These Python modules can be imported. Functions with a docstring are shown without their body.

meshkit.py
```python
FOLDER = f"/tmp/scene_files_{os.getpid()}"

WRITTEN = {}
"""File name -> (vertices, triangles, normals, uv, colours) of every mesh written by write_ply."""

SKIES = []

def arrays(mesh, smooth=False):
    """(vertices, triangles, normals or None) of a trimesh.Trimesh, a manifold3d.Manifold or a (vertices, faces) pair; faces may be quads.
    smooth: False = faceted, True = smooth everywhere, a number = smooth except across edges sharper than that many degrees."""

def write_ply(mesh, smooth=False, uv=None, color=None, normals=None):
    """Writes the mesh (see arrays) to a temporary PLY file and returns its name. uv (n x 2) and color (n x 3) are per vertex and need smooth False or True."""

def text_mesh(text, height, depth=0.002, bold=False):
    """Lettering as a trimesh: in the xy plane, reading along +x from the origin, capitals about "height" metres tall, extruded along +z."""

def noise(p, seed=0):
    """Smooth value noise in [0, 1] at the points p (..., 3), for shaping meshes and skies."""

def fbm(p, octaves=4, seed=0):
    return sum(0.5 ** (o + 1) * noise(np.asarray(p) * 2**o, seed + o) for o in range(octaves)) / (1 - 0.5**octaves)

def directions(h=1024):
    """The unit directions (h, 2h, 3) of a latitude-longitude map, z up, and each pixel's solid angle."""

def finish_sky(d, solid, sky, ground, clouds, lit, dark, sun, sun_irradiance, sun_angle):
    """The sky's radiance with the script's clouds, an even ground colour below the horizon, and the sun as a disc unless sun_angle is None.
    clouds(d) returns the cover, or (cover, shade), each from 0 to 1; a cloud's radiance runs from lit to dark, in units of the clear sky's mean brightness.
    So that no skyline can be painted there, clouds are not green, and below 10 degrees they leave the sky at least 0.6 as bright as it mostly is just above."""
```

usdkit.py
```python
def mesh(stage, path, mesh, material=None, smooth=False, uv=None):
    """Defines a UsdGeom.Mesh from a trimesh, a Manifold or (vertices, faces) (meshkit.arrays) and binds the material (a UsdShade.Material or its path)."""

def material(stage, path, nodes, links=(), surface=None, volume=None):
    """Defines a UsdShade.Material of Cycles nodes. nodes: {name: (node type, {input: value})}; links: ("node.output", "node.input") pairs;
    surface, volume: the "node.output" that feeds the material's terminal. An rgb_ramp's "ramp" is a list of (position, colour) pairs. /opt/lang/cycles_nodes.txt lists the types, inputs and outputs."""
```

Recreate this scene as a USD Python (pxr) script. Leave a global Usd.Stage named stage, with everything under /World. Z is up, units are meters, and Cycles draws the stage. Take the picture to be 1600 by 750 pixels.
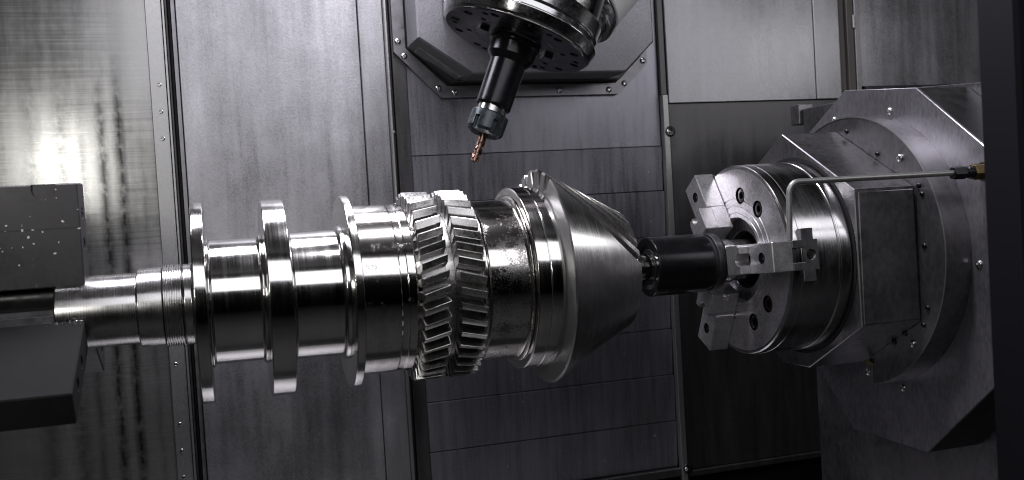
import math, random
import numpy as np, trimesh, usdkit
from manifold3d import Manifold, CrossSection
from shapely.geometry import Polygon, Point
from shapely import affinity
from pxr import Usd, UsdGeom, UsdLux, UsdShade, Gf, Sdf

random.seed(7); rng = np.random.default_rng(7)
stage = Usd.Stage.CreateInMemory()
UsdGeom.SetStageUpAxis(stage, 'Z'); UsdGeom.SetStageMetersPerUnit(stage, 1.0)
UsdGeom.Xform.Define(stage, '/World')

# ------------------------------------------------------------------ camera
cam = UsdGeom.Camera.Define(stage, '/World/camera')
cam.CreateHorizontalApertureAttr(36.0); cam.CreateFocalLengthAttr(33.769)
cam.CreateFStopAttr(8.0); cam.CreateFocusDistanceAttr(1.12)
R = np.array([[0.95484526, -0.29122278, -0.05882025], [0.06546824, 0.0131276, 0.9977683], [0.28980069, 0.95656519, -0.03160067]])
M = np.eye(4); M[0, :3], M[1, :3], M[2, :3], M[3, :3] = R[0], R[1], -R[2], (-0.27874, -1.0, 0.07439)
cam.AddTransformOp().Set(Gf.Matrix4d(M.tolist()))
cam.CreateExposureAttr(0.0)

# ------------------------------------------------------------------ lamps of the machine (strip lamps above the door and under the roof), and an added one at the right
def lamp(name, pos, target, w, h, power, color):
    l = UsdLux.RectLight.Define(stage, '/World/' + name)
    l.CreateWidthAttr(w); l.CreateHeightAttr(h); l.CreateIntensityAttr(power); l.CreateColorAttr(Gf.Vec3f(*color))
    l.CreateNormalizeAttr(True)
    z = np.array(pos, float) - np.array(target, float); z /= np.linalg.norm(z)
    x = np.cross([0, 0, 1.0], z) if abs(z[2]) < .999 else np.array([1.0, 0, 0]); x /= np.linalg.norm(x); y = np.cross(z, x)
    m = np.eye(4); m[0, :3], m[1, :3], m[2, :3], m[3, :3] = x, y, z, pos
    l.AddTransformOp().Set(Gf.Matrix4d(m.tolist()))
    return l
lamp('door_lamp', (0.36, -0.95, 0.62), (0.36, 0.15, 0.15), 1.75, 0.46, 2.1, (0.94, 0.935, 1.0))
lamp('side_lamp', (-0.655, -0.93, 0.255), (-0.47, 0.38, 0.2), 0.05, 0.17, 0.50, (1.0, 0.99, 0.95))
lamp('ceiling_lamp', (0.05, -0.14, 0.88), (0.30, -0.06, 0.05), 0.08, 0.30, 2.8, (0.94, 0.93, 1.0))
lamp('added_right_lamp', (1.0, -0.27, 0.40), (0.1, -0.1, 0.06), 0.40, 0.09, 0.25, (0.97, 0.97, 1.0))  # added out of view to put a light band on the cone
lamp('roof_lamp', (-0.10, 0.20, 0.60), (0.0, -0.10, 0.0), 1.0, 0.20, 3.6, (0.92, 0.90, 1.0))

# ------------------------------------------------------------------ materials
LOOKS = {}
def metal(name, col, rough, metallic=1.0, layers=(), bump_dist=0.0004, spec=0.5, extra=None, coat=0.0):
    """layers: (scale xyz, detail, tone amount, roughness amount, bump amount[, sharpness])"""
    n = {'g': ('geometry', {}), 'p': ('principled_bsdf', {'metallic': metallic, 'specular_ior_level': spec, 'roughness': rough, 'base_color': col, 'coat_weight': coat})}
    L = []; tone = rg = bp = None
    def chain(cur, src, amt, key, base):
        n[key] = ('math', {'math_type': 'multiply_add', 'value2': 2.0 * amt, 'value3': base - amt})
        L.append((src, key + '.value1'))
        if cur is None: return key + '.value'
        k2 = key + 's'; n[k2] = ('math', {'math_type': 'multiply' if key.startswith('t') else 'add'})
        L.append((cur, k2 + '.value1')); L.append((key + '.value', k2 + '.value2')); return k2 + '.value'
    for i, ly in enumerate(layers):
        sc, det, ta, ra, ba = ly[:5]; sharp = ly[5] if len(ly) > 5 else 0.25
        n[f'm{i}'] = ('mapping', {'scale': sc, 'location': (i * 3.7, i * 1.3, i * 5.1)}); L.append(('g.position', f'm{i}.vector'))
        n[f'n{i}'] = ('noise_texture', {'scale': 1.0, 'detail': det, 'roughness': 0.6}); L.append((f'm{i}.vector', f'n{i}.vector'))
        n[f'r{i}'] = ('map_range', {'from_min': 0.5 - sharp, 'from_max': 0.5 + sharp, 'clamp': True}); L.append((f'n{i}.fac', f'r{i}.value'))
        s = f'r{i}.result'
        if ta: tone = chain(tone, s, ta, f't{i}', 1.0)
        if ra: rg = chain(rg, s, ra, f'q{i}', rough if rg is None else 0.0)
        if ba:
            n[f'b{i}'] = ('math', {'math_type': 'multiply', 'value2': ba}); L.append((s, f'b{i}.value1'))
            if bp is None: bp = f'b{i}.value'
            else:
                n[f'bs{i}'] = ('math', {'math_type': 'add'}); L += [(bp, f'bs{i}.value1'), (f'b{i}.value', f'bs{i}.value2')]; bp = f'bs{i}.value'
    colsrc = None
    if tone:
        n['cc'] = ('combine_color', {}); n['mc'] = ('mix', {'mix_type': 'multiply', 'fac': 1.0, 'color1': col})
        L += [(tone, 'cc.r'), (tone, 'cc.g'), (tone, 'cc.b'), ('cc.color', 'mc.color2')]; colsrc = 'mc.color'
    if extra: colsrc, rg, bp = extra(n, L, colsrc, rg, bp)
    if colsrc: L.append((colsrc, 'p.base_color'))
    if rg:
        n['rc'] = ('math', {'math_type': 'maximum', 'value2': 0.04}); L += [(rg, 'rc.value1'), ('rc.value', 'p.roughness')]
    if bp:
        n['bump'] = ('bump', {'strength': 1.0, 'distance': bump_dist}); L += [(bp, 'bump.height'), ('bump.normal', 'p.normal')]
    LOOKS[name] = usdkit.material(stage, '/World/Looks/' + name, n, L, surface='p.BSDF')
    return LOOKS[name]

def pits(scale_lo, lo, hi, dark, rough):
    def f(n, L, c, rg, bp):
        n['pm'] = ('noise_texture', {'scale': scale_lo, 'detail': 2.0}); n['pf'] = ('noise_texture', {'scale': scale_lo * 15, 'detail': 4.0, 'roughness': 0.7})
        L += [('g.position', 'pm.vector'), ('g.position', 'pf.vector')]
        n['pa'] = ('math', {'math_type': 'multiply_add', 'value2': 0.9, 'value3': 0.0}); n['ps'] = ('math', {'math_type': 'add'})
        L += [('pm.fac', 'pa.value1'), ('pa.value', 'ps.value1'), ('pf.fac', 'ps.value2')]
        n['pr'] = ('map_range', {'from_min': lo, 'from_max': hi, 'clamp': True}); L.append(('ps.value', 'pr.value'))
        n['px'] = ('mix', {'mix_type': 'mix', 'color2': dark}); L += [('pr.result', 'px.fac')]
        if c: L.append((c, 'px.color1'))
        else: n['px'][1]['color1'] = n['p'][1]['base_color']
        n['pq'] = ('math', {'math_type': 'multiply_add', 'value2': rough, 'value3': n['p'][1]['roughness']}); L.append(('pr.result', 'pq.value1'))
        rq = 'pq.value'
        n['pb'] = ('math', {'math_type': 'multiply', 'value2': -1.0}); L.append(('pr.result', 'pb.value1'))
        b = 'pb.value'
        if bp: n['pbs'] = ('math', {'math_type': 'add'}); L.extend([(bp, 'pbs.value1'), (b, 'pbs.value2')]); b = 'pbs.value'
        return 'px.color', rq, b
    return f
def specks(scale, size, col):
    def f(n, L, c, rg, bp):
        n['vn'] = ('noise_texture', {'scale': scale * 1.6, 'detail': 2.0}); n['vm'] = ('mix', {'mix_type': 'linear_light', 'fac': 0.0016 * 200 / scale}); n['v'] = ('voronoi_texture', {'scale': scale, 'randomness': 1.0})
        L += [('g.position', 'vn.vector'), ('g.position', 'vm.color1'), ('vn.color', 'vm.color2'), ('vm.color', 'v.vector')]
        n['vs'] = ('separate_color', {}); L.append(('v.color', 'vs.color'))
        n['vp'] = ('math', {'math_type': 'power', 'value2': 3.0}); L.append(('vs.r', 'vp.value1'))
        n['vz'] = ('math', {'math_type': 'multiply', 'value2': size}); L.append(('vp.value', 'vz.value1'))
        n['vl'] = ('math', {'math_type': 'less_than'}); L += [('v.distance', 'vl.value1'), ('vz.value', 'vl.value2')]
        n['vk'] = ('math', {'math_type': 'greater_than', 'value2': 0.55}); L.append(('vs.g', 'vk.value1'))
        n['va'] = ('math', {'math_type': 'multiply'}); L += [('vl.value', 'va.value1'), ('vk.value', 'va.value2')]
        n['vx'] = ('mix', {'mix_type': 'mix', 'color2': col}); L += [('va.value', 'vx.fac')]
        if c: L.append((c, 'vx.color1'))
        else: n['vx'][1]['color1'] = n['p'][1]['base_color']
        return 'vx.color', rg, bp
    return f
def streaks(lines):
    """dark coolant runs down a sheet: (x, width, strength, top z)"""
    def f(n, L, c, rg, bp):
        n['sx'] = ('separate_xyz', {}); L.append(('g.position', 'sx.vector'))
        n['wm'] = ('mapping', {'scale': (40, 1, 14)}); n['wn'] = ('noise_texture', {'scale': 1.0, 'detail': 3.0, 'roughness': 0.7}); L += [('g.position', 'wm.vector'), ('wm.vector', 'wn.vector')]
        n['wf'] = ('mapping', {'scale': (90, 1, 60)}); n['wg'] = ('noise_texture', {'scale': 1.0, 'detail': 3.0, 'roughness': 0.7}); L += [('g.position', 'wf.vector'), ('wf.vector', 'wg.vector')]
        n['wa'] = ('math', {'math_type': 'multiply_add', 'value2': 0.006, 'value3': -0.003}); L.append(('wn.fac', 'wa.value1'))
        n['wx'] = ('math', {'math_type': 'add'}); L += [('sx.x', 'wx.value1'), ('wa.value', 'wx.value2')]
        acc = None
        for i, (x, w, s, zt) in enumerate(lines):
            n[f'd{i}'] = ('math', {'math_type': 'subtract', 'value2': x}); L.append(('wx.value', f'd{i}.value1'))
            n[f'e{i}'] = ('math', {'math_type': 'absolute'}); L.append((f'd{i}.value', f'e{i}.value1'))
            n[f'f{i}'] = ('map_range', {'from_min': 0.0, 'from_max': w, 'to_min': s, 'to_max': 0.0, 'clamp': True}); L.append((f'e{i}.value', f'f{i}.value'))
            n[f'h{i}'] = ('map_range', {'from_min': zt - .04, 'from_max': zt + .05, 'to_min': 1.0, 'to_max': 0.0, 'clamp': True}); L.append(('sx.z', f'h{i}.value'))
            n[f'i{i}'] = ('math', {'math_type': 'multiply'}); L += [(f'f{i}.result', f'i{i}.value1'), (f'h{i}.result', f'i{i}.value2')]
            if acc is None: acc = f'i{i}.value'
            else:
                n[f'j{i}'] = ('math', {'math_type': 'maximum'}); L += [(acc, f'j{i}.value1'), (f'i{i}.value', f'j{i}.value2')]; acc = f'j{i}.value'
        n['wr'] = ('map_range', {'from_min': 0.3, 'from_max': 0.55, 'to_min': 0.25, 'to_max': 1.0, 'clamp': True}); L.append(('wg.fac', 'wr.value'))
        n['wz'] = ('math', {'math_type': 'multiply'}); L += [(acc, 'wz.value1'), ('wr.result', 'wz.value2')]
        n['wc'] = ('mix', {'mix_type': 'mix', 'color2': (0.02, 0.02, 0.02)}); L += [('wz.value', 'wc.fac'), (c, 'wc.color1')]
        return 'wc.color', rg, bp
    return f

RINGS = ((900, 4, 4), 1.0, 0.08, 0.03, 0.06)          # fine turning marks around the shaft axis
steel = metal('turned_steel', (0.56, 0.55, 0.53), 0.125, layers=[RINGS, ((60, 3, 3), 2.0, 0.06, 0.02, 0), ((30, 30, 30), 4.0, 0.08, 0.03, 0)], bump_dist=0.00002)
steel_stub = metal('dull_turned_steel', (0.46, 0.45, 0.44), 0.22, layers=[((900, 4, 4), 1.0, 0.04, 0.02, 0.03), ((40, 60, 60), 4.0, 0.08, 0.05, 0)], bump_dist=0.00004)
steel_splash = metal('splashed_steel', (0.52, 0.505, 0.48), 0.11, layers=[RINGS, ((120, 120, 120), 5.0, 0.18, 0.14, 0), ((45, 2, 2), 2.0, 0.14, 0.05, 0)], bump_dist=0.00005, extra=pits(60, 1.18, 1.26, (0.10, 0.085, 0.07), 0.35))
steel_pit = metal('pitted_steel', (0.55, 0.53, 0.50), 0.12, layers=[RINGS, ((70, 70, 70), 5.0, 0.2, 0.12, 0), ((45, 2, 2), 2.0, 0.14, 0.05, 0)], bump_dist=0.00002, extra=pits(42, 0.98, 1.10, (0.20, 0.19, 0.18), 0.16))
steel_gear = metal('milled_steel', (0.40, 0.392, 0.38), 0.30, layers=[((500, 500, 500), 2.0, 0.08, 0.06, 0.05), ((60, 60, 60), 4.0, 0.08, 0.08, 0)], bump_dist=0.00005)
steel_cone = metal('ground_cone_steel', (0.58, 0.57, 0.56), 0.24, layers=[((1100, 5, 5), 2.0, 0.07, 0.03, 0.03), ((40, 40, 40), 4.0, 0.08, 0.04, 0)], bump_dist=0.00002)
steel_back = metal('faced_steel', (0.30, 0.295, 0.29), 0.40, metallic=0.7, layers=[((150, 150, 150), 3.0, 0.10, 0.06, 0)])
chuck_face = metal('ground_chuck_face', (0.58, 0.56, 0.58), 0.30, metallic=0.85, layers=[((40, 40, 40), 4.0, 0.07, 0.05, 0), ((400, 400, 400), 2.0, 0.06, 0.04, 0.03)], bump_dist=0.00005)
chuck_rim = metal('turned_chuck_rim', (0.50, 0.49, 0.49), 0.22, layers=[((500, 3, 3), 2.0, 0.06, 0.03, 0.01), ((45, 25, 25), 4.0, 0.10, 0.06, 0)], bump_dist=0.00004)
jaw_steel = metal('jaw_steel', (0.52, 0.51, 0.52), 0.30, metallic=0.8, layers=[((60, 60, 60), 5.0, 0.09, 0.06, 0), ((700, 700, 700), 1.0, 0.06, 0.04, 0.04)], bump_dist=0.00005)
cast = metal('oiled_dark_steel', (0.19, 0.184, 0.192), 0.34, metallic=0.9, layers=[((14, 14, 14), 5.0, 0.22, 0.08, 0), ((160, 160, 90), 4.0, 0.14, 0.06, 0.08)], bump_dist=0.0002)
cast_lit = metal('lit_brushed_plate_steel', (0.30, 0.29, 0.315), 0.33, metallic=0.85, layers=[((10, 10, 10), 5.0, 0.20, 0.06, 0), ((300, 300, 120), 4.0, 0.16, 0.06, 0.08)], bump_dist=0.0002)  # lighter copy of the housing steel for the lit plate front
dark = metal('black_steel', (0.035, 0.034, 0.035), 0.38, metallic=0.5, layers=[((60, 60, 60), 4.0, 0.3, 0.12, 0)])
void = metal('unlit_gap_black', (0.006, 0.006, 0.006), 0.7, metallic=0.0)
oxide = metal('black_oxide', (0.014, 0.014, 0.016), 0.22, metallic=0.6, layers=[((60, 60, 60), 4.0, 0.12, 0.06, 0.02)], bump_dist=0.0001)
nut_mat = metal('blued_nut', (0.062, 0.072, 0.078), 0.34, metallic=0.8, layers=[((200, 200, 200), 5.0, 0.45, 0.15, 0.2)], bump_dist=0.0002)
copper = metal('coated_carbide', (0.24, 0.15, 0.12), 0.26, layers=[((300, 300, 300), 3.0, 0.25, 0.1, 0)])
brass = metal('brass', (0.12, 0.088, 0.045), 0.42, layers=[((300, 300, 300), 3.0, 0.3, 0.1, 0)])
bolt_mat = metal('black_bolt', (0.05, 0.05, 0.052), 0.25, metallic=0.9)
screw_mat = metal('zinc_screw', (0.55, 0.54, 0.54), 0.22)
pipe_mat = metal('grey_pipe', (0.30, 0.30, 0.29), 0.38, metallic=0.7, layers=[((200, 200, 200), 3.0, 0.12, 0.06, 0)])
white = metal('white_casting_paint', (0.70, 0.70, 0.68), 0.5, metallic=0.0, layers=[((60, 60, 60), 4.0, 0.08, 0.05, 0)])
head_steel = metal('head_steel', (0.36, 0.36, 0.36), 0.16, layers=[((20, 20, 20), 4.0, 0.14, 0.08, 0), ((300, 300, 300), 2.0, 0.05, 0.04, 0)])
head_face = metal('head_face_steel', (0.27, 0.26, 0.275), 0.20, layers=[((30, 30, 30), 4.0, 0.14, 0.06, 0)])
GAL = [((420, 420, 420), 3.0, 0.16, 0.05, 0.35), ((70, 1, 5), 4.0, 0.14, 0.05, 0.0), ((7, 7, 5), 5.0, 0.34, 0.10, 0), ((22, 1, 1.4), 4.0, 0.22, 0.06, 0)]
galv = metal('galvanised_sheet', (0.25, 0.247, 0.256), 0.38, metallic=0.75, layers=GAL, bump_dist=0.00025)
sheet_a = metal('stained_brushed_sheet', (0.25, 0.248, 0.24), 0.22, metallic=0.75, layers=[((7, 1, 420), 3.0, 0.08, 0.03, 0.03), ((30, 1, 0.9), 3.0, 0.14, 0.04, 0), ((140, 1, 50), 5.0, 0.03, 0.02, 0), ((8, 8, 8), 4.0, 0.16, 0.05, 0)], bump_dist=0.0002,
    extra=streaks([(-.421, .010, .95, .26), (-.3985, .009, 1.0, .27), (-.470, .016, .6, .27), (-.506, .018, .5, .28), (-.446, .008, .5, .22), (-.372, .006, .35, .2)]))
slat_mat = metal('slide_cover_steel', (0.24, 0.235, 0.26), 0.36, metallic=0.8, layers=[((150, 1, 9), 4.0, 0.14, 0.08, 0.08), ((12, 1, 5), 4.0, 0.18, 0.06, 0), ((350, 1, 300), 2.0, 0.06, 0.05, 0)], bump_dist=0.0002, extra=specks(70, 0.11, (0.6, 0.6, 0.62)))
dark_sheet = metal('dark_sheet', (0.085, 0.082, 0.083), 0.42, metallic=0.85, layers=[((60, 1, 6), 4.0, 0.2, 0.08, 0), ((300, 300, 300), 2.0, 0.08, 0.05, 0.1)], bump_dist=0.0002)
trim_mat = metal('trim_strip', (0.32, 0.317, 0.313), 0.42, metallic=0.9, layers=[((400, 400, 400), 3.0, 0.12, 0.05, 0.2)], bump_dist=0.0002)
pad_mat = metal('cast_cover', (0.17, 0.167, 0.178), 0.5, metallic=0.4, layers=[((500, 500, 500), 3.0, 0.22, 0.08, 0.6), ((9, 9, 9), 4.0, 0.18, 0.05, 0)], bump_dist=0.0004)
frame_mat = metal('cover_frame_steel', (0.20, 0.195, 0.205), 0.40, metallic=0.85, layers=[((100, 100, 100), 4.0, 0.15, 0.08, 0)])
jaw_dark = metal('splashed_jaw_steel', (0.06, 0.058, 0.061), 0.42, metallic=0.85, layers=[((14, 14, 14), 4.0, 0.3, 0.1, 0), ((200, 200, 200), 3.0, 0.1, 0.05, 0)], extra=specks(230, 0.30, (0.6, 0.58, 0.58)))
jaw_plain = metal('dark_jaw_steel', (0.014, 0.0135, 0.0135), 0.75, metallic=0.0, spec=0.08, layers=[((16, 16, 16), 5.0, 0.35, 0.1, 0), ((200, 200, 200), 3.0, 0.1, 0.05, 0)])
post_mat = metal('post_rubber', (0.05, 0.045, 0.04), 0.5, metallic=0.3, layers=[((60, 60, 6), 4.0, 0.4, 0.1, 0)])
resin = metal('dried_coolant', (0.22, 0.17, 0.07), 0.25, metallic=0.5, layers=[((200, 200, 200), 4.0, 0.5, 0.2, 0.8)], bump_dist=0.002)
frame_black = metal('black_door_frame', (0.005, 0.005, 0.007), 0.6, metallic=0.0, spec=0.1)
floor_mat = metal('tray_steel', (0.02, 0.02, 0.02), 0.6, metallic=0.2, layers=[((20, 20, 20), 4.0, 0.3, 0.1, 0)])

# ------------------------------------------------------------------ scene helpers
COUNT = {}; LOC = {}
def free(path):
    k = COUNT.get(path, 0); COUNT[path] = k + 1
    return path if k == 0 else f'{path}_{k:03d}'
def tag(p, label=None, cat=None, group=None, kind=None):
    for k, v in (('label', label), ('category', cat), ('group', group), ('kind', kind)):
        if v: p.SetCustomDataByKey(k, v)
def thing(name, label, cat, loc=(0, 0, 0), group=None, kind=None):
    path = free('/World/' + name); x = UsdGeom.Xform.Define(stage, path); x.AddTranslateOp().Set(Gf.Vec3d(*loc)); LOC[path] = np.array(loc, float)
    tag(x.GetPrim(), label, cat, group, kind); return path
def part(parent, name, mesh, mat, smooth=30, label=None, kind=None):
    top = '/'.join(parent.split('/')[:3]); path = free(parent + '/' + name)
    if isinstance(mesh, Manifold):
        m = mesh.to_mesh(); mesh = trimesh.Trimesh(m.vert_properties[:, :3], m.tri_verts, process=False)
    mesh = mesh.copy(); mesh.apply_translation(-LOC[top])
    p = usdkit.mesh(stage, path, mesh, mat, smooth=smooth); tag(p.GetPrim(), label, None, None, kind); return path

def hull(pts): return trimesh.convex.convex_hull(np.asarray(pts, float))
def box(x0, x1, y0, y1, z0, z1, c=0.0008):
    P = []
    for sx in (0, 1):
        for sy in (0, 1):
            for sz in (0, 1):
                x, y, z = (x1 if sx else x0), (y1 if sy else y0), (z1 if sz else z0)
                dx, dy, dz = (-c if sx else c), (-c if sy else c), (-c if sz else c)
                P += [(x, y + dy, z + dz), (x + dx, y, z + dz), (x + dx, y + dy, z)]
    return hull(P)
AX = {'x': lambda u, v, w: np.stack([w, u, v], -1), 'y': lambda u, v, w: np.stack([u, w, v], -1), 'z': lambda u, v, w: np.stack([u, v, w], -1)}
def prism(poly, axis, a, b, c=0.0008):
    """convex polygon (the two other coordinates, in order) extruded along axis from a to b with chamfered ends"""
    poly = np.asarray(poly, float); inner = np.array(Polygon(poly).buffer(-c, join_style=2).exterior.coords)[:-1]
    P = [AX[axis](q[:, 0], q[:, 1], np.full(len(q), w)) for q, w in ((inner, a), (poly, a + c), (poly, b - c), (inner, b))]
    return hull(np.vstack(P))
def extrude(shape, axis, a, b):
    m = trimesh.creation.extrude_polygon(shape, b - a, engine='earcut'); v = np.array(m.vertices); v[:, 2] += a
    out = trimesh.Trimesh(AX[axis](v[:, 0], v[:, 1], v[:, 2]), m.faces, process=False)
    if np.linalg.det(np.stack([AX[axis](*e) for e in np.eye(3)])) < 0: out.invert()
    return out
def soften(prof, c):
    """cuts every corner of a lathe profile by c"""
    out = [prof[0]]
    for p0, p1, p2 in zip(prof[:-2], prof[1:-1], prof[2:]):
        p0, p1, p2 = map(np.array, (p0, p1, p2)); a, b = np.linalg.norm(p0 - p1), np.linalg.norm(p2 - p1)
        k = min(c, a / 3, b / 3); out += [tuple(p1 + (p0 - p1) / a * k), tuple(p1 + (p2 - p1) / b * k)]
    return out + [prof[-1]]
def lathe(prof, n=128, c=0.0004, origin=(0, 0, 0), axis=(1, 0, 0), closed=False):
    """profile [(along, radius)...] turned about the axis"""
    prof = soften(prof, c) if c else prof
    pr = np.array(prof); t = np.linspace(0, 2 * np.pi, n, endpoint=False)
    ax = np.array(axis, float); ax /= np.linalg.norm(ax)
    u = np.cross(ax, [0, 0, 1.0] if abs(ax[2]) < .9 else [0, 1.0, 0]); u /= np.linalg.norm(u); w = np.cross(ax, u)
    ring = np.cos(t)[:, None] * u + np.sin(t)[:, None] * w
    V = (np.array(origin) + pr[:, None, 0:1] * ax + np.maximum(pr[:, None, 1:2], 1e-6) * ring[None]).reshape(-1, 3); F = []
    i, j = np.meshgrid(np.arange(len(pr) - 1), np.arange(n), indexing='ij'); k = (j + 1) % n
    a, b, c2, d = i * n + j, i * n + k, (i + 1) * n + k, (i + 1) * n + j
    F = np.vstack([np.stack([a, b, c2], -1).reshape(-1, 3), np.stack([a, c2, d], -1).reshape(-1, 3)])
    m = trimesh.Trimesh(V, F, process=False)
    m.update_faces(m.area_faces > 1e-14)
    if m.volume < 0: m.invert()
    return m
def tube(path, r, n=20):
    P = np.array(path, float); T = np.gradient(P, axis=0); T /= np.linalg.norm(T, axis=1)[:, None]
    ref = np.array([0, 1.0, 0]); V = []; t = np.linspace(0, 2 * np.pi, n, endpoint=False)
    for p, d in zip(P, T):
        u = np.cross(d, ref); u /= np.linalg.norm(u); w = np.cross(d, u); V.append(p + r * (np.cos(t)[:, None] * u + np.sin(t)[:, None] * w))
    V = np.vstack(V + [P[:1], P[-1:]]); F = []
    for i in range(len(P) - 1):
        for j in range(n):
            k = (j + 1) % n; F += [(i * n + j, i * n + k, (i + 1) * n + k), (i * n + j, (i + 1) * n + k, (i + 1) * n + j)]
    e = len(P) * n
    for j in range(n):
        k = (j + 1) % n; F += [(e, k, j), (e + 1, (len(P) - 1) * n + j, (len(P) - 1) * n + k)]
    m = trimesh.Trimesh(V, F, process=False)
    if m.volume < 0: m.invert()
    return m
def pan_screw(pos, axis, r=0.0042):
    """domed screw head with a six-sided socket, standing on the surface at pos and facing along axis"""
    prof = [(-.001, r)] + [(r * .62 * math.sin(a), r * math.cos(a)) for a in np.linspace(.15, 1.15, 6)] + [(r * .56, r * .36), (r * .12, r * .33), (r * .10, 0)]
    return lathe(prof, 18, 0, pos, axis)
def flat_screw(pos, axis, r=0.0042):
    prof = [(-.001, r), (.0006, r), (.0009, r * .85), (.0007, r * .55), (.0012, r * .45), (.0012, r * .25), (-.0005, r * .2), (-.0005, 0)]
    return lathe(prof, 18, 0, pos, axis)
def cap_screw(pos, axis, r, depth=0.004):
    """socket cap screw sunk in a counterbore: dark ring wall, head with socket"""
    prof = [(.0003, r), (.0003, r * .98), (-depth, r * .93), (-depth, r * .86), (-.0012, r * .82), (-.0008, r * .74), (-.0008, r * .44), (-.006, r * .40), (-.006, 0)]
    return lathe(prof, 28, 0, pos, axis)
def mirror_rows(n, lo, hi): return np.linspace(lo, hi, n)

def jaw_frame(deg):
    a = math.radians(deg); return np.array([-math.cos(a), math.sin(a)]), np.array([math.sin(a), math.cos(a)])
def to_world(mesh, deg):
    """mesh in jaw coordinates (x along the axis, radial, across) to the world"""
    u, w = jaw_frame(deg); v = np.array(mesh.vertices)
    m = trimesh.Trimesh(np.stack([v[:, 0], v[:, 1] * u[0] + v[:, 2] * w[0], v[:, 1] * u[1] + v[:, 2] * w[1]], 1), mesh.faces.copy(), process=False)
    if m.volume < 0: m.invert()
    return m
def man(tm): return Manifold(__import__('manifold3d').Mesh(np.asarray(tm.vertices, np.float32), np.asarray(tm.faces, np.uint32)))
def tri(mf):
    m = mf.to_mesh(); return trimesh.Trimesh(m.vert_properties[:, :3], m.tri_verts, process=False)
def cyl_along(axis, r, h, pos, n=40):
    m = trimesh.creation.cylinder(r, h, sections=n)
    if axis == 'x': m.apply_transform(trimesh.transformations.rotation_matrix(np.pi / 2, [0, 1, 0]))
    if axis == 'y': m.apply_transform(trimesh.transformations.rotation_matrix(np.pi / 2, [1, 0, 0]))
    m.apply_translation(pos); return m
def solid_turn(loop, n=128):
    """closed (along, radius) loop turned about the x axis as a solid"""
    p = Polygon([(r, x) for x, r in loop]).buffer(0); c = np.array(p.exterior.coords)[:-1]
    if Polygon(c).exterior.is_ccw is False: c = c[::-1]
    m = CrossSection([c.tolist()]).revolve(n).to_mesh(); v = np.array(m.vert_properties[:, :3])
    t_ = trimesh.Trimesh(np.stack([v[:, 2], v[:, 0], v[:, 1]], 1), np.array(m.tri_verts), process=False)
    if t_.volume < 0: t_.invert()
    return man(t_)

# ------------------------------------------------------------------ the setting
W = 0.38
floor = thing('floor', 'dark steel chip tray floor under the machining area', None, (0, 0, -0.47), kind='structure')
part(floor, 'floor_tray', box(-1.4, 1.6, -1.5, 0.6, -0.52, -0.47), floor_mat)
part(floor, 'chip_slide', prism([(.05, -.468), (.37, -.385), (.37, -.40), (.05, -.4695)], 'x', -1.2, .42, .0005), trim_mat)  # unseen reflector added for the bright band under the shaft
rf = thing('roof', 'steel roof sheet of the machine enclosure above the picture', None, (0, 0, 1.0), kind='structure')
part(rf, 'roof_sheet', box(-1.4, 1.6, -1.0, .46, 1.0, 1.02), dark_sheet)
lw = thing('left_wall', 'steel side wall of the machine enclosure left of the picture', None, (-1.4, 0, -.47), kind='structure')
part(lw, 'side_sheet', box(-1.42, -1.4, -1.0, .46, -.47, 1.0), dark_sheet)
bk = thing('back_wall', 'dark back wall behind the sheet metal covers', None, (0, W, -0.47), kind='structure')
part(bk, 'wall_sheet', box(-1.4, 1.6, W + .06, W + .08, -0.47, 1.0), void)

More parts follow.
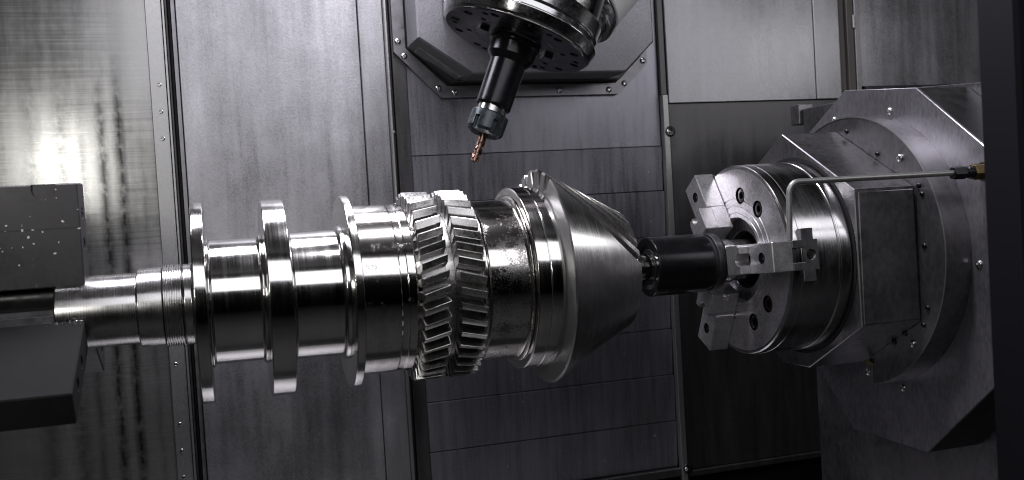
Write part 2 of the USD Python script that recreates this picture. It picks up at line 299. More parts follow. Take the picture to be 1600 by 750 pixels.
# left stained sheet
t = thing('sheet_panel', 'brushed steel wall sheet at far left with dark vertical coolant streaks and a bright glare', 'wall panel', (-.55, W, -.47))
part(t, 'sheet', box(-.95, -.3535, W, W + .004, -.47, .75), sheet_a)
t = thing('trim_strip', 'pale flat trim strip with countersunk screws beside the streaked left sheet', 'trim strip', (-.345, W, -.47))
part(t, 'strip', box(-.3555, -.3345, W - .003, W + .002, -.47, .75), trim_mat)
for z in (.398, .434, .2698, .2336, .1974, -.108, -.190, -.2264, -.263): part(t, 'screw', flat_screw((-.3437 - .004 * (z < 0), W - .003, z), (0, -1, 0), .0027), screw_mat)
t = thing('seal_channel', 'narrow dark sliding channel with thin bright lips between the trim strip and second sheet', 'channel', (-.325, W, -.47))
part(t, 'lip', box(-.3340, -.3312, W - .006, W + .02, -.47, .75, .0004), trim_mat)
part(t, 'lip', box(-.3305, -.3280, W - .001, W + .02, -.47, .75, .0004), dark)
part(t, 'groove', box(-.3275, -.3235, W + .012, W + .02, -.47, .75), void)
part(t, 'lip', box(-.3230, -.3175, W + .002, W + .02, -.47, .75, .0004), frame_mat)

# second sheet
t = thing('sheet_panel', 'wide matte galvanised wall sheet behind the left half of the shaft', 'wall panel', (-.19, W, -.47))
part(t, 'sheet', box(-.3165, -.0725, W - .003, W + .002, -.47, .75), galv)
part(t, 'folded_edge_sheet', box(-.0715, -.0365, W - .006, W + .002, -.47, .75), galv)
part(t, 'bright_edge', box(-.0360, -.0325, W - .016, W + .002, -.47, .75, .0006), trim_mat)
part(t, 'edge_gap', box(-.0318, -.0262, W + .004, W + .012, -.47, .75), void)
for z in (.196, .187): part(t, 'screw', pan_screw((-.029 - .003 * (z < .19), W + .004, z), (0, -1, 0), .003), screw_mat)

# telescopic slide cover: one slat per cover plate
sc = thing('slide_cover', 'dark blue grey telescopic slide cover of stacked horizontal steel plates behind the workpiece', 'slide cover', (.18, W, -.35))
part(sc, 'side_rail', box(-.0255, -.0050, W + .001, W + .012, -.47, .75), dark_sheet)
zs = [-.350, -.2765, -.2025, -.129, -.0555, .018, .0905, .1605, .75]
for i in range(len(zs) - 1):
    o = .006 - .0012 * (i % 2)
    tilt = prism([(W + o, zs[i] + .0010), (W + o - .004, zs[i + 1] - .0006), (W + .018, zs[i + 1] - .0006), (W + .018, zs[i] + .0010)], 'x', -.0048, .3955, .0005)
    part(sc, 'cover_plate', tilt, slat_mat)
part(sc, 'bottom_lip', box(-.03, .3955, W - .004, W + .018, -.364, -.351), dark_sheet)
t = thing('guide_strip', 'slim pale vertical guide strip at the right edge of the slide cover', 'guide strip', (.4, W, -.47))
part(t, 'strip', box(.3962, .4060, W - .008, W + .004, -.47, .24, .0008), trim_mat)
part(t, 'upper_strip', box(.3962, .4060, W - .004, W + .004, .2405, .75, .0008), dark_sheet)
part(t, 'gap', box(.4065, .4108, W + .004, W + .01, -.47, .75), void)
for x, z in ((.4035, .182), (.4035, -.352)):
    part(t, 'clip', lathe([(-.002, .0085), (.003, .0085), (.004, .006), (.0035, 0)], 20, .0003, (x + .003, W - .006, z), (0, -1, 0)), bolt_mat)
    part(t, 'screw', pan_screw((x - .001, W - .010, z), (0, -1, 0), .0035), screw_mat)

# right sheets
t = thing('sheet_panel', 'bright speckled galvanised sheet in the upper right, left of the dark post', 'wall panel', (.57, W, .2275))
part(t, 'sheet', box(.4112, .7005 - .02, W, W + .004, .2275, .75), galv)
part(t, 'edge_sheet', box(.6813, .7290, W - .002, W + .004, .2275, .75), galv)
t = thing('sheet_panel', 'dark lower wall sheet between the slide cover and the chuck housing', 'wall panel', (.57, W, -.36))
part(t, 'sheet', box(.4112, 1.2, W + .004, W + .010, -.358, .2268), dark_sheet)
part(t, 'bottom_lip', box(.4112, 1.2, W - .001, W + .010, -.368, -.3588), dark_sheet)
t = thing('seal_post', 'dark brown vertical seal post between the two upper right sheets', 'post', (.75, W, .2))
part(t, 'post_back', box(.7295, .7690, W + .010, W + .02, .2275, .75), void)
part(t, 'post_strip', box(.7300, .7440, W + .004, W + .010, .2275, .75), post_mat)
part(t, 'post_strip', box(.7450, .7580, W - .002, W + .010, .2275, .75), post_mat)
part(t, 'post_lip', box(.7590, .7675, W - .004, W + .010, .2275, .75, .0006), frame_mat)
part(t, 'bright_tab', box(.7545, .7580, W - .006, W - .0025, .344, .366, .0005), trim_mat)  # pale tab in place of a small highlight on the post
t = thing('sheet_panel', 'grey speckled sheet in the top right corner above the chuck housing', 'wall panel', (.95, W, .24))
part(t, 'sheet', box(.7685, 1.5, W, W + .004, .2465, .75), galv)
part(t, 'lip', box(.775, 1.5, W - .006, W + .004, .2350, .2458), dark)
for x in (.9243, .934): part(t, 'screw', pan_screw((x, W - .006, .2412), (0, -1, 0), .004), screw_mat)

# octagonal cover that carries the milling head
cv = thing('octagonal_cover', 'large octagonal cast cover with bolted flat frame behind the milling head', 'machine cover', (.17, W, .26))
outer = Polygon([(-.0232, .75), (-.0232, .3108), (.0435, .2432), (.3241, .2432), (.374, .2893), (.374, .75)])
inner = Polygon([(-.0055, .76), (-.0060, .3160), (.0519, .2600), (.3186, .2600), (.3560, .2935), (.3560, .76)])
part(cv, 'frame', extrude(outer.difference(inner), 'y', W - .006, W + .003), frame_mat)
part(cv, 'seal', extrude(inner.buffer(-.0006, join_style=2).difference(inner.buffer(-.011, join_style=2)), 'y', W - .002, W + .003), void)
pad = np.array([(-.0060, .75), (-.0057, .3146), (.0685, .2642), (.2975, .2638), (.3443, .3069), (.3450, .75)])
part(cv, 'cover_block', prism(pad, 'y', W - .095, W - .02, .0022), pad_mat)
low = np.array([(-.0040, .74), (-.0040, .3155), (.0560, .2625), (.316, .2625), (.352, .296), (.352, .74)])
part(cv, 'block_base', prism(low, 'y', W - .03, W + .002, .001), dark)
led = np.array([(.003, .3065), (.0600, .2655), (.0660, .2660), (.0045, .3120)])
part(cv, 'corner_ledge', prism(led[::-1], 'y', W - .060, W - .0205, .003), trim_mat)
for x, z in ((-.0165, .3255), (-.0085, .3045), (.0392, .2575), (.0631, .2505), (.2263, .2505), (.3072, .2500), (.3335, .2590), (.3667, .2935)):
    part(cv, 'screw', pan_screw((x, W - .006, z), (0, -1, 0), .0048), screw_mat)

# ------------------------------------------------------------------ right: housing that carries the chuck
hs = thing('chuck_housing', 'dark steel spindle housing with hexagonal body, round flange and octagonal plate on the right', 'machine housing', (.5, 0, -.47))
part(hs, 'pedestal', prism([(.24, -.47), (.2425, .198), (.04, .2), (-.08, .1865), (-.30, .172), (-.30, -.47)], 'x', .5605, 1.1, .001), cast)
part(hs, 'pedestal_tab', box(.556, .58, .2455, .268, .176, .206), cast)
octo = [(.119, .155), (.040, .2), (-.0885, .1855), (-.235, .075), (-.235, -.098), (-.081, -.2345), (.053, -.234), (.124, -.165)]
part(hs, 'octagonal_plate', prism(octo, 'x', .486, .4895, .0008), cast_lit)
part(hs, 'plate_base', prism(np.array(Polygon(octo).buffer(-.0006, join_style=2).exterior.coords)[:-1], 'x', .4896, .5600, .0006), dark)  # side of the same plate, its shade put into a black material
circ = Point(0, 0).buffer(.1625, 96).difference(Polygon([(-.033, -.127), (.3, -.127), (.3, -.3), (-.025, -.3)])).difference(Polygon([(.05, -.3), (.05, .06), (.3, .06), (.3, -.3)]))
part(hs, 'round_flange', extrude(circ, 'x', .4535, .4858), cast)
part(hs, 'flange_edge', extrude(circ.buffer(-.0002).difference(circ.buffer(-.0014)), 'x', .4526, .4540), trim_mat)
hexa = [(.0156, .146), (-.117, .0745), (-.1195, -.0745), (-.018, -.1327), (.039, -.134), (.0526, -.124), (.125, -.075), (.125, .085)]
hx = part(hs, 'hexagonal_body', prism(hexa, 'x', .3762, .4533, .0011), cast)
part(hs, 'bore_seal', lathe([(.3762, .1165), (.3755, .1165), (.3755, .1125), (.3762, .1125)], 96, 0), void)  # black ring painted as the shadow gap behind the chuck
yz = prism([(.3790, .0715), (.4500, .0715), (.4500, -.0725), (.3790, -.0725)], 'y', -.1206, -.1150, .0008)
part(hs, 'cover_panel', yz, cast)
for y, z in ((.065, .1647), (-.0425, .1639), (-.1723, -.0125), (-.0436, -.1649), (-.2, .085 - .19), (.02, -.155)): part(hs, 'plate_screw', pan_screw((.486, y, z), (-1, 0, 0), .0047), screw_mat)
for y, z in ((-.0978, .1063), (-.1048, -.1015)): part(hs, 'flange_screw', pan_screw((.4525, y, z), (-1, 0, 0), .0047), screw_mat)
for y, z in ((-.0044, .1447), (-.0589, .1135), (-.1255, .0745), (-.1300, .065), (-.1300, .0086), (-.1310, -.0593), (-.1230, -.0790), (-.0925, -.0915), (-.0737, -.1035), (-.0322, -.1305)):
    part(hs, 'bead_screw', pan_screw((.4525, y, z), (-1, 0, 0), .0030), bolt_mat)
v = np.array(Point(0, 0).buffer(1, 10).exterior.coords)[:-1]
blob = trimesh.creation.icosphere(3); bv = np.array(blob.vertices); bv *= np.array([.006, .028, .010]) * (0.8 + .5 * np.sin(bv[:, :1] * 5 + bv[:, 1:2] * 7) ** 2); blob.vertices = bv @ np.array(trimesh.transformations.rotation_matrix(.35, [1, 0, 0]))[:3, :3].T + [.486, .003, -.138]
part(hs, 'dried_coolant', blob, resin, True)

# chuck
ck = thing('lathe_chuck', 'round three jaw steel lathe chuck mounted on the right hand housing', 'chuck', (.34, 0, -.11))
part(ck, 'body', lathe([(.312, .1000), (.312, .1108), (.3575, .1112), (.3585, .1102), (.3605, .1102), (.3615, .1114), (.3740, .1117), (.3740, .05)], 192, .0005), chuck_rim)
face = [(.312, .1004), (.302, .1004), (.302, .1085), (.3000, .1098), (.2995, .1080), (.2995, .0720), (.3004, .0716), (.3004, .0706), (.2995, .0702), (.2995, .0635), (.3004, .0631), (.3004, .0623), (.2995, .0619), (.2995, .0555), (.3004, .0550), (.3004, .0544), (.2995, .0540), (.2995, .0500), (.308, .0490)]
part(ck, 'front_rim', lathe([(.3122, .1104), (.3010, .1104), (.2996, .1088), (.2996, .1060), (.3122, .1060)], 192, .0002), chuck_rim)
fp = solid_turn([(.312, .1061), (.2994, .1060)] + face[5:] + [(.312, .0490)], 192)
part(ck, 'bore_ring', lathe([(.3085, .0492), (.3085, .0340), (.318, .0330)], 96, .0003), cast)
part(ck, 'bore', lathe([(.318, .0345), (.36, .0335), (.36, 0)], 64, 0), void)
for a in (35, 80, 155, 200, 275, 320): part(ck, 'ring_screw', cap_screw((.3085, -.0415 * math.cos(math.radians(a)), .0415 * math.sin(math.radians(a))), (-1, 0, 0), .0032, .0015), bolt_mat)
BA = [math.degrees(math.atan2(z, -y)) for y, z in ((-.0119, .0769), (-.0475, .0585))]
for a in sorted({round(b + 120 * k, 1) for b in BA for k in range(3)}):
    r = math.radians(a); p = (-.0757 * math.cos(r), .0757 * math.sin(r))
    fp = fp - man(cyl_along('x', .0098, .016, (.2994, *p)))
    part(ck, 'chuck_bolt', cap_screw((.3000, *p), (-1, 0, 0), .0097, .0075), bolt_mat)
for y, z in ((-.0907, .0369), (.0187, -.0988)): part(ck, 'grub_screw', cap_screw((.2994, y, z), (-1, 0, 0), .0024, .001), bolt_mat)

part(ck, 'face_plate', tri(fp), chuck_face, 20)
for deg in (4, 124, 244):
    hw = .0163
    top = man(box(.275, .2994, .066, .114, -hw, hw, .0009)) + man(box(.2800, .2994, .036, .0665, -hw, hw, .0006)) + man(box(.2640, .2810, .036, .0655, -hw, hw, .0009))
    
    cut = man(cyl_along('x', .0062, .02, (.268, .0915, 0))) + man(cyl_along('x', .0075, .03, (.268, .0620, 0))) + man(cyl_along('x', .0036, .05, (.272, .0640, hw + .0005)))
    j = part(ck, 'jaw', to_world(tri(top - cut), deg), jaw_steel, 25)
    u, w = jaw_frame(deg)
    part(j, 'jaw_bolt', cap_screw((.2752, u[0] * .0915, u[1] * .0915), (-1, 0, 0), .0061, .005), bolt_mat)
    part(j, 'jaw_bolt', cap_screw((.2815, u[0] * .0620, u[1] * .0620), (-1, 0, 0), .0073, .004), bolt_mat)
    slot = man(box(.3003, .3315, .095, .1128, -.0163, .0163, .0004)) + man(box(.3115, .3265, .095, .1128, -.0285, .0285, .0004))
    slot = slot - man(box(.296, .3150, .104, .12, -.0082, .0082, .0004)) - man(cyl_along('y', .0058, .02, (.3225, .113, 0)))
    part(j, 'master_jaw', to_world(tri(slot), deg), cast, 25)
    part(j, 'slot_floor', to_world(box(.3005, .3150, .100, .1045, -.0081, .0081, .0003), deg), void, 25)
    part(j, 'adjusting_screw', to_world(cyl_along('y', .0036, .008, (.3225, .1055, 0)), deg), brass)

# coolant pipe
cp = thing('coolant_pipe', 'thin bent grey coolant pipe in front of the chuck with brass fitting on the plate', 'pipe', (.486, -.185, .085))
yp = -.187; bend = [(.2505 + .011 * (1 - math.cos(a)), yp, .074 + .011 * math.sin(a)) for a in np.linspace(0, np.pi / 2, 12)]
part(cp, 'pipe', tube([(.2485, yp, .0285), (.2495, yp, .05)] + bend + [(.33, yp, .0852), (.455, yp, .0852)], .0029), pipe_mat)
part(cp, 'nozzle_mouth', lathe([(0, .0018), (.0006, .0018), (.0006, 0)], 16, 0, (.2485, yp, .0287), (0, 0, -1)), void)
def hexnut(x0, x1, r, y, z): return prism([(y + r * math.cos(a), z + r * math.sin(a)) for a in np.arange(6) * np.pi / 3 + .2], 'x', x0, x1, .0008)
part(cp, 'pipe_nut', hexnut(.444, .458, .0072, yp, .0852), oxide)
part(cp, 'pipe_coupling', lathe([(.4575, .001), (.4575, .0052), (.462, .0052), (.462, .0062), (.468, .0062), (.468, .001)], 24, .0003, (0, yp, .0852)), oxide)
part(cp, 'brass_nut', hexnut(.4682, .4785, .0088, yp, .0852), brass)
part(cp, 'brass_boss', lathe([(.478, .001), (.478, .0072), (.482, .0072), (.482, .0100), (.4865, .0100)], 24, .0004, (0, yp, .0852)), brass)

# ------------------------------------------------------------------ the workpiece
ws = thing('machined_shaft', 'shiny turned steel workpiece with flanges and herringbone teeth, held across the machine', 'shaft', (-.13, 0, 0))
def lp(name, prof, mat, label=None, c=.0005, n=192, smooth=30): return part(ws, name, lathe(prof, n, c), mat, smooth, label)
lp('shaft_end', [(-.4300, 0), (-.4300, .0335), (-.4288, .0345), (-.3590, .0345), (-.3584, .0335), (-.3578, .0345 + .003), (-.3572, .0380), (-.3352, .0386), (-.3345, .036), (-.3345, .02)], steel_stub)
th = [(-.3346, .02)]
for i in range(8):
    x = -.3344 + i * .0022; th += [(x, .0384), (x + .0005, .0402), (x + .0012, .0402), (x + .0017, .0384)]
th += [(-.3166, .0375), (-.3166, .02)]
part(ws, 'screw_thread', lathe(th, 192, 0), steel_stub, 20)
lp('thread_collar', [(-.3167, .02), (-.3167, .0390), (-.3150, .0398), (-.3085, .0398), (-.3050, .0430), (-.3040, .03)], steel_stub)
def disc(x0, x1, r): lp('disc', [(x0, .03), (x0, r - .0012), (x0 + .0008, r), (x1 - .0008, r), (x1, r - .0012), (x1, .03)], steel, n=256)
disc(-.3052, -.2935, .0993); disc(-.2397, -.2172, .0985); disc(-.1612, -.1524, .0990)
lp('journal', [(-.2937, .05), (-.2937, .0640), (-.2920, .0652), (-.2908, .0640), (-.2900, .0616), (-.2450, .0616), (-.2442, .0640), (-.2428, .0652), (-.2395, .0645), (-.2395, .05)], steel)
lp('journal', [(-.2174, .05), (-.2174, .0668), (-.2150, .0680), (-.2138, .0668), (-.2130, .0643), (-.1675, .0646), (-.1668, .0668), (-.1650, .0685), (-.1610, .0690), (-.1610, .05)], steel)
lp('cylinder_section', [(-.1526, .06), (-.1526, .0862), (-.1510, .0880), (-.1160, .0876), (-.1152, .0866), (-.1085, .0866), (-.1078, .0874), (-.1000, .0874), (-.0990, .0850), (-.0940, .0846), (-.0940, .06)], steel_splash)

def gear(x0, x1, ro, rr, n, helix, phase):
    """herringbone half: trapezoid teeth twisted along x"""
    prof = [(0, rr), (.17, rr), (.25, ro - .0042), (.28, ro - .0035), (.66, ro), (.72, ro), (.74, ro - .0004), (.82, rr)]
    ang = np.array([(k + f) / n * 2 * np.pi for k in range(n) for f, _ in prof]); rad = np.array([r for k in range(n) for _, r in prof]); m = len(ang)
    xs = [x0, x0 + .0006] + list(np.linspace(x0, x1, 6)[1:-1]) + [x1 - .0006, x1]; V = []
    for i, x in enumerate(xs):
        a = ang + phase + helix * (x - x0) / ro; r = rad - (.0006 if i in (0, len(xs) - 1) else 0)
        V.append(np.stack([np.full(m, x), -r * np.cos(a), r * np.sin(a)], 1))
    V.append(np.array([[x0, 0, 0], [x1, 0, 0]])); F = []
    for i in range(len(xs) - 1):
        for j in range(m):
            k = (j + 1) % m; F += [(i * m + j, i * m + k, (i + 1) * m + k), (i * m + j, (i + 1) * m + k, (i + 1) * m + j)]
    e = len(xs) * m
    for j in range(m):
        k = (j + 1) % m; F += [(e, k, j), (e + 1, (len(xs) - 1) * m + j, (len(xs) - 1) * m + k)]
    t_ = trimesh.Trimesh(np.vstack(V), F, process=False)
    if t_.volume < 0: t_.invert()
    return t_
part(ws, 'toothed_ring', gear(-.0955, -.0692, .0988, .0815, 40, .30, .02), steel_gear, False)
lp('ring_gap', [(-.0694, .05), (-.0694, .0770), (-.0589, .0770), (-.0589, .05)], steel_gear)
part(ws, 'toothed_ring', gear(-.0591, -.0325, .0988, .0815, 40, -.27, .07), steel_gear, False)
lp('pitted_section', [(-.0327, .05), (-.0327, .0880), (-.0290, .0893), (-.0262, .0880), (-.0255, .0862), (.0150, .0858), (.0160, .0885), (.0175, .0905), (.0185, .0905), (.0200, .07)], steel_pit, 'pitted steel section with dark rough corrosion marks')
lp('collar', [(.0190, .06), (.0190, .0965), (.0205, .0988), (.0330, .0988), (.0334, .0984), (.0342, .0984), (.0346, .0988), (.0480, .0986), (.0500, .0970), (.0515, .06)], steel)

# bevel cone, its rear half cut into skew teeth
def cone():
    xa, xb, ra, rb = .0535, .1463, .1168, .0657
    ph0, skew, pitch, cuts = math.radians(63), math.radians(-55), math.radians(12.0), 15
    prof = [(0.0, 0.0), (.02, 1.0), (.46, 1.0), (.56, .12), (.60, 0.0), (.99, 0.0)]
    psi, dep = [], []
    for k in range(cuts):
        for f, d in prof: psi.append((k + f) * pitch); dep.append(d)
    end = cuts * pitch
    for a in np.linspace(end + .004, 2 * np.pi - .006, 150): psi.append(a); dep.append(0.0)
    psi, dep = np.array(psi), np.array(dep); m = len(psi)
    xs = np.concatenate([[xa - .0012, xa], np.linspace(xa + .0007, xb - .0004, 46), [xb]]); rows = []
    for i, x in enumerate(xs):
        f = np.clip((x - xa) / (xb - xa), 0, 1); r = ra + (rb - ra) * f
        if i == 0: r -= .0024
        if i == len(xs) - 1: r -= .0008
        depth = (.0150 - .0045 * f) * dep
        a = ph0 + skew * f + psi; rr = r - depth
        rows.append(np.stack([np.full(m, x), -rr * np.cos(a), rr * np.sin(a)], 1))
    # back face down to the collar, slightly dished
    back = []
    for rb_, xx in ((.0985, .0497), (.05, .0490)):
        a = ph0 + psi; back.append(np.stack([np.full(m, xx), -rb_ * np.cos(a), rb_ * np.sin(a)], 1))
    front = []
    for rf in (.045, .0005):
        a = ph0 + skew + psi; front.append(np.stack([np.full(m, xb + (0 if rf > .01 else 0)), -rf * np.cos(a), rf * np.sin(a)], 1))
    rowsB = [back[1], back[0], rows[0]]; rowsC = rows; rowsF = [rows[-1]] + front
    def skin(rws):
        V = np.vstack(rws); F = []
        for i in range(len(rws) - 1):
            j = np.arange(m); k = (j + 1) % m
            F.append(np.stack([i * m + j, i * m + k, (i + 1) * m + k], 1)); F.append(np.stack([i * m + j, (i + 1) * m + k, (i + 1) * m + j], 1))
        return trimesh.Trimesh(V, np.vstack(F), process=False)
    out = [skin(r) for r in (rowsC, rowsB, rowsF)]
    c0 = out[0].triangles_center[0]; n0 = out[0].face_normals[0]
    if n0[1] * c0[1] + n0[2] * c0[2] < 0: [o.invert() for o in out]
    return out
cc, cb, cf = cone()
part(ws, 'bevel_cone', cc, steel_cone, 14, 'smooth steel cone with skew bevel teeth cut into its upper rear')
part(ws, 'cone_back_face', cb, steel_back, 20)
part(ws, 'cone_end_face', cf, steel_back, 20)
lp('tip_shaft', [(.1460, .0005), (.1460, .0165), (.1475, .0153), (.1640, .0153), (.1645, .0147), (.1655, .0147), (.1660, .0153), (.1900, .0153), (.1900, 0)], steel)

# ------------------------------------------------------------------ black clamping sleeve between shaft and chuck
sl = thing('clamping_sleeve', 'black cylindrical clamping sleeve gripping the small end of the cone', 'clamping sleeve', (.22, 0, 0))
part(sl, 'sleeve', lathe([(.1860, .0152), (.1860, .0185), (.1855, .0190), (.1830, .0255), (.1822, .0330), (.1834, .0340), (.2515, .0336), (.2525, .0328), (.2525, .02)], 128, .0004), oxide)
part(sl, 'inner_ring', lathe([(.1858, .0152), (.1842, .0158), (.1842, .0200), (.1860, .0215)], 96, .0002), dark)
part(sl, 'groove', lathe([(.2520, .02), (.2522, .0305), (.2575, .0305), (.2577, .02)], 96, 0), void)
part(sl, 'flange', lathe([(.2573, .02), (.2573, .0325), (.2585, .0333), (.2655, .0333), (.2690, .0315), (.2700, .0270), (.2700, .01)], 128, .0004), dark)
part(sl, 'shank', lathe([(.2698, .005), (.2698, .0250), (.2860, .0250), (.2866, .0240), (.3300, .0240)], 96, .0004), chuck_rim)
for a in (-60, 60, 180): part(sl, 'set_screw', cap_screw((.1829, -.0290 * math.cos(math.radians(a)), .0290 * math.sin(math.radians(a))), (-1, 0, 0), .0030, .0015), bolt_mat)

# ------------------------------------------------------------------ milling head
be = math.radians(23.3); D = np.array([-math.sin(be), -.0187, -math.cos(be)]); D /= np.linalg.norm(D); TIP = np.array([-.0129, 0, .1285])
def up_axis(prof, mat, parent, name, n=96, c=.0004, **k): return part(parent, name, lathe(prof, n, c, TIP, -D), mat, **k)
ux = np.cross(D, [0, 1, 0]); ux /= np.linalg.norm(ux); uy = np.cross(D, ux)
def on_axis(L, r, a): return TIP - D * L + r * (math.cos(a) * ux + math.sin(a) * uy)
mh = thing('milling_head', 'tilted round milling spindle head with polished bolted face hanging from the octagonal cover', 'milling head', tuple(TIP - D * .139))
LF = .139
hf = solid_turn([(LF, .0120), (LF, .0300), (LF + .0004, .0304), (LF + .0004, .0312), (LF, .0316), (LF, .0465), (LF + .0005, .0468), (LF + .0005, .0474), (LF, .0477), (LF, .0800), (LF + .0010, .0806), (LF + .012, .0806), (LF + .012, .0120)], 160)
up_axis([(LF + .0006, .0780), (LF + .0008, .0806), (LF + .0032, .0836), (LF + .0135, .0872), (LF + .0155, .0860), (LF + .0160, .075)], head_steel, mh, 'rim_ring', 160, .0008)
up_axis([(LF + .0158, .0780), (LF + .0160, .0815), (LF + .0230, .0815), (LF + .0240, .0840), (LF + .0400, .0850), (LF + .0420, .0800), (LF + .09, .0780), (LF + .13, .07), (LF + .13, .01)], head_steel, mh, 'spindle_body', 160, .0008)
def hole(r, dep, R_, a): return man(cyl_along('x', r, dep * 2, (LF, R_ * math.cos(a), R_ * math.sin(a)), 24))
for k in range(12):
    a = k * math.pi / 6 + .12
    for dr, rr in (((0.0, .0046),) if k % 2 else ((0.0, .0046), (.17, .0032))):
        hf = hf - hole(rr + .0002, .006, .0695, a + dr); part(mh, 'face_bolt', cap_screw(on_axis(LF + .0008, .0695, a + dr), D, rr, .004), bolt_mat)
for k in range(6):
    a = k * math.pi / 3 + .5; hf = hf - hole(.0032, .005, .0545, a); part(mh, 'dowel_pin', cap_screw(on_axis(LF + .0008, .0545, a), D, .0030, .003), bolt_mat)
def lay(tm):
    v = np.array(tm.vertices); m = trimesh.Trimesh(TIP - D * v[:, :1] + v[:, 1:2] * ux + v[:, 2:3] * uy, tm.faces.copy(), process=False)
    if m.volume < 0: m.invert()
    return m
part(mh, 'face_plate', lay(tri(hf)), head_face, 20)
for s in (0, math.pi): # drive keys beside the spindle nose
    p = on_axis(LF, .0385, s)
    kb = hull([p + a * ux + b * uy - D * c for a in (-.005, .005) for b in (-.0075, .0075) for c in (-.004, .006)]); part(mh, 'drive_key', kb, head_steel)
YB = np.array([0, -1.0, 0])
A_ = np.array([.70, .06, .71]); A_ /= np.linalg.norm(A_); P0 = (.098, .035, .284)
part(mh, 'swivel_drum', lathe([(-.02, .01), (-.02, .054), (.024, .0545), (.0255, .0530), (.0275, .0530), (.0285, .0590), (.0300, .0605), (.0395, .0605), (.0410, .0590), (.0410, .01)], 128, .001, P0, tuple(A_)), head_steel)
part(mh, 'drum_seal', lathe([(.0411, .02), (.0411, .0570), (.0440, .0570), (.0440, .02)], 96, 0, P0, tuple(A_)), void)
part(mh, 'white_cap', lathe([(.0440, .02), (.0440, .0560), (.0460, .0590), (.12, .0590), (.12, .01)], 96, .001, P0, tuple(A_)), white)
wc = [(-.006, .5), (-.006, .335), (.004, .304), (.04, .275), (.160, .262), (.200, .283), (.215, .31), (.222, .34), (.222, .5)]
part(mh, 'white_casting', prism(wc, 'y', .09, .135, .006), white)
part(mh, 'head_mount', prism([(.03, .5), (.03, .34), (.06, .31), (.15, .31), (.18, .34), (.18, .5)], 'y', .1355, W - .0955, .003), cast)

th_ = thing('tool_holder', 'black oxide collet tool holder sticking out of the milling head face', 'tool holder', tuple(TIP - D * .06))
up_axis([(.1388, .01), (.1388, .0275), (.1365, .0285), (.1340, .0285), (.1330, .0262), (.1205, .0258), (.1165, .0225), (.1135, .0200), (.0680, .0194), (.0640, .0194), (.0622, .0182), (.0622, .01)], oxide, th_, 'holder_body', 96)
up_axis([(.0640, .01), (.0640, .0158), (.0520, .0158), (.0520, .01)], steel_stub, th_, 'thread_neck', 64)
for L0, a0 in ((.1255, -2.1), (.0705, -2.0)):
    kb = on_axis(L0, .0249 if L0 > .1 else .0191, a0); part(th_, 'spanner_flat', hull([kb + s * .009 * np.cross(D, (kb - (TIP - D * L0)) / np.linalg.norm(kb - (TIP - D * L0))) - D * z + (kb - (TIP - D * L0)) / np.linalg.norm(kb - (TIP - D * L0)) * o for s in (-1, 1) for z in (-.0022, .0022) for o in (-.004, .0010)]), head_face)
# collet nut with six slots
nut = solid_turn([(.0305, .0060), (.0305, .0146), (.0309, .0154), (.0330, .0188), (.0360, .0205), (.0535, .0205), (.0550, .0192), (.0550, .0060)], 96)
for k in range(6):
    a = k * math.pi / 3 + .35; s = box(.0250, .0470, .0172, .03, -.0030, .0030, .0006); s.apply_transform(trimesh.transformations.rotation_matrix(a, [1, 0, 0])); nut = nut - man(s)
ntm = lay(tri(nut))
nt = part(th_, 'collet_nut', ntm, nut_mat, 25)
em = thing('end_mill', 'copper coloured spiral end mill pointing down from the collet nut', 'end mill', tuple(TIP))
up_axis([(.0345, .0), (.0345, .0046), (.0215, .0046), (.0205, .003)], copper, em, 'shank', 32)
def flutes():
    n, rows, L = 64, 60, .0225; V = []; a = np.arange(n) / n * 2 * np.pi
    r = .0048 - .0021 * np.clip(np.sin(1.5 * a + .6), -.1, 1) ** 2 * 1.0
    r = np.where((a % (2 * np.pi / 3)) < .9, .0048, .0030 + .0009 * ((a % (2 * np.pi / 3) - .9) / 1.19) ** 2)
    for i in range(rows):
        s = i / (rows - 1) * L; b = a + s / .0048 * 1.0; k = 1 if i else .86
        V.append(TIP - D * s + (k * r * np.cos(b))[:, None] * ux + (k * r * np.sin(b))[:, None] * uy)
    V.append((TIP - D * .001)[None]); V.append((TIP - D * L)[None]); V = np.vstack(V); F = []
    for i in range(rows - 1):
        for j in range(n):
            k = (j + 1) % n; F += [(i * n + j, i * n + k, (i + 1) * n + k), (i * n + j, (i + 1) * n + k, (i + 1) * n + j)]
    for j in range(n):
        k = (j + 1) % n; F += [(rows * n, k, j), (rows * n + 1, (rows - 1) * n + j, (rows - 1) * n + k)]
    m = trimesh.Trimesh(V, F, process=False)
    if m.volume < 0: m.invert()
    return m
part(em, 'flutes', flutes(), copper, 30)

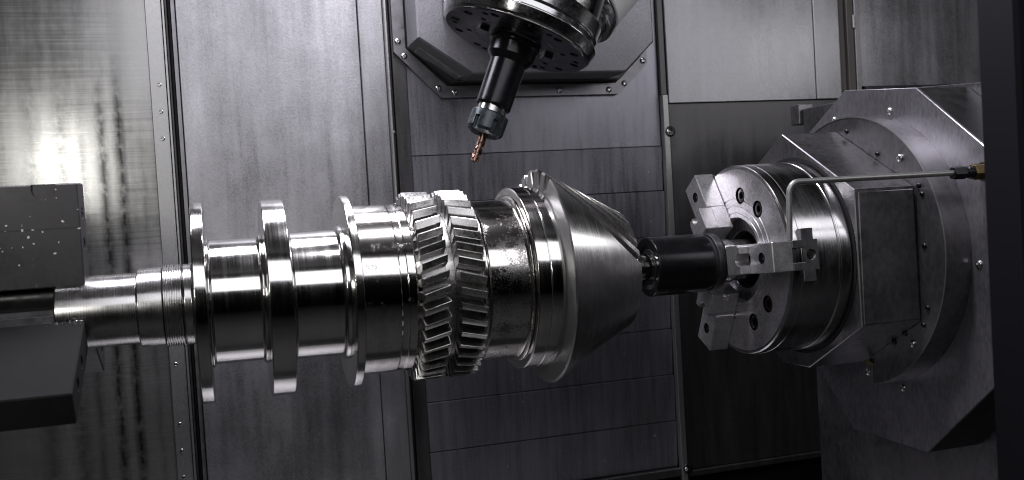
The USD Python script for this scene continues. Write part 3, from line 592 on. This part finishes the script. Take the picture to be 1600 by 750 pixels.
# ------------------------------------------------------------------ left chuck
lc = thing('left_chuck', 'dark left hand chuck with heavy block jaws gripping the plain end of the shaft', 'chuck', (-.45, 0, 0))
def ljaw(deg, r0, r1, hw, x1=-.403):
    b = man(box(-.60, x1, r0, r1, -hw, hw, .0012))
    for rr in (r0 + (r1 - r0) * .40, r0 + (r1 - r0) * .70): b = b - man(cyl_along('x', .0065, .02, (x1, rr, 0)))
    return b
b = ljaw(88, .0275, .1240, .020) - man(box(-.62, -.38, .0818, .0826, -.03, -.0193, .0001)) - man(cyl_along('z', .011, .03, (-.432, .120, -.030))) 
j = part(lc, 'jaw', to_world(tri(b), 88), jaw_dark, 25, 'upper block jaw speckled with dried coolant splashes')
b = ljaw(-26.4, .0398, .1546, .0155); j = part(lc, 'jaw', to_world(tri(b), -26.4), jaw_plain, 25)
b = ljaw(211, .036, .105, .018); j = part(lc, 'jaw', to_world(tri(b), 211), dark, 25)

chips = []
for _ in range(46):
    x = -.404 - abs(rng.normal(0, .022)); rho = .0402 + abs(rng.normal(0, .0035)); sz = rng.uniform(.0004, .0011)
    cb_ = trimesh.creation.box((sz * rng.uniform(1, 2.4), sz, sz * .35)); cb_.apply_transform(trimesh.transformations.random_rotation_matrix(rng.random(3))); cb_.apply_translation((x, rho, .0155 + sz * .25)); chips.append(to_world(cb_, -26.4))
part(lc, 'chuck_body', lathe([(-.70, .02), (-.70, .14), (-.600, .14), (-.600, .02)], 96, .002), dark)
part(lc, 'end_stop', lathe([(-.60, .001), (-.60, .013), (-.432, .013), (-.432, 0)], 48, .0005, (0, .012, .017)), dark)

cm = usdkit.mesh(stage, '/World/metal_chips', trimesh.util.concatenate(chips), screw_mat)
tag(cm.GetPrim(), 'tiny bright metal chips lying along the edge of the lower left jaw', 'metal chips', None, 'stuff')

# ------------------------------------------------------------------ door frame in the foreground
df = thing('door_frame', 'black door frame edge standing close at the right side of the picture', 'door frame', (.33, -.4, -.47))
part(df, 'frame_post', box(.3005, .42, -.42, -.38, -.47, .9, .003), frame_black)
part(df, 'post_lip', box(.318, .43, -.44, -.4205, -.47, .9, .002), frame_black)
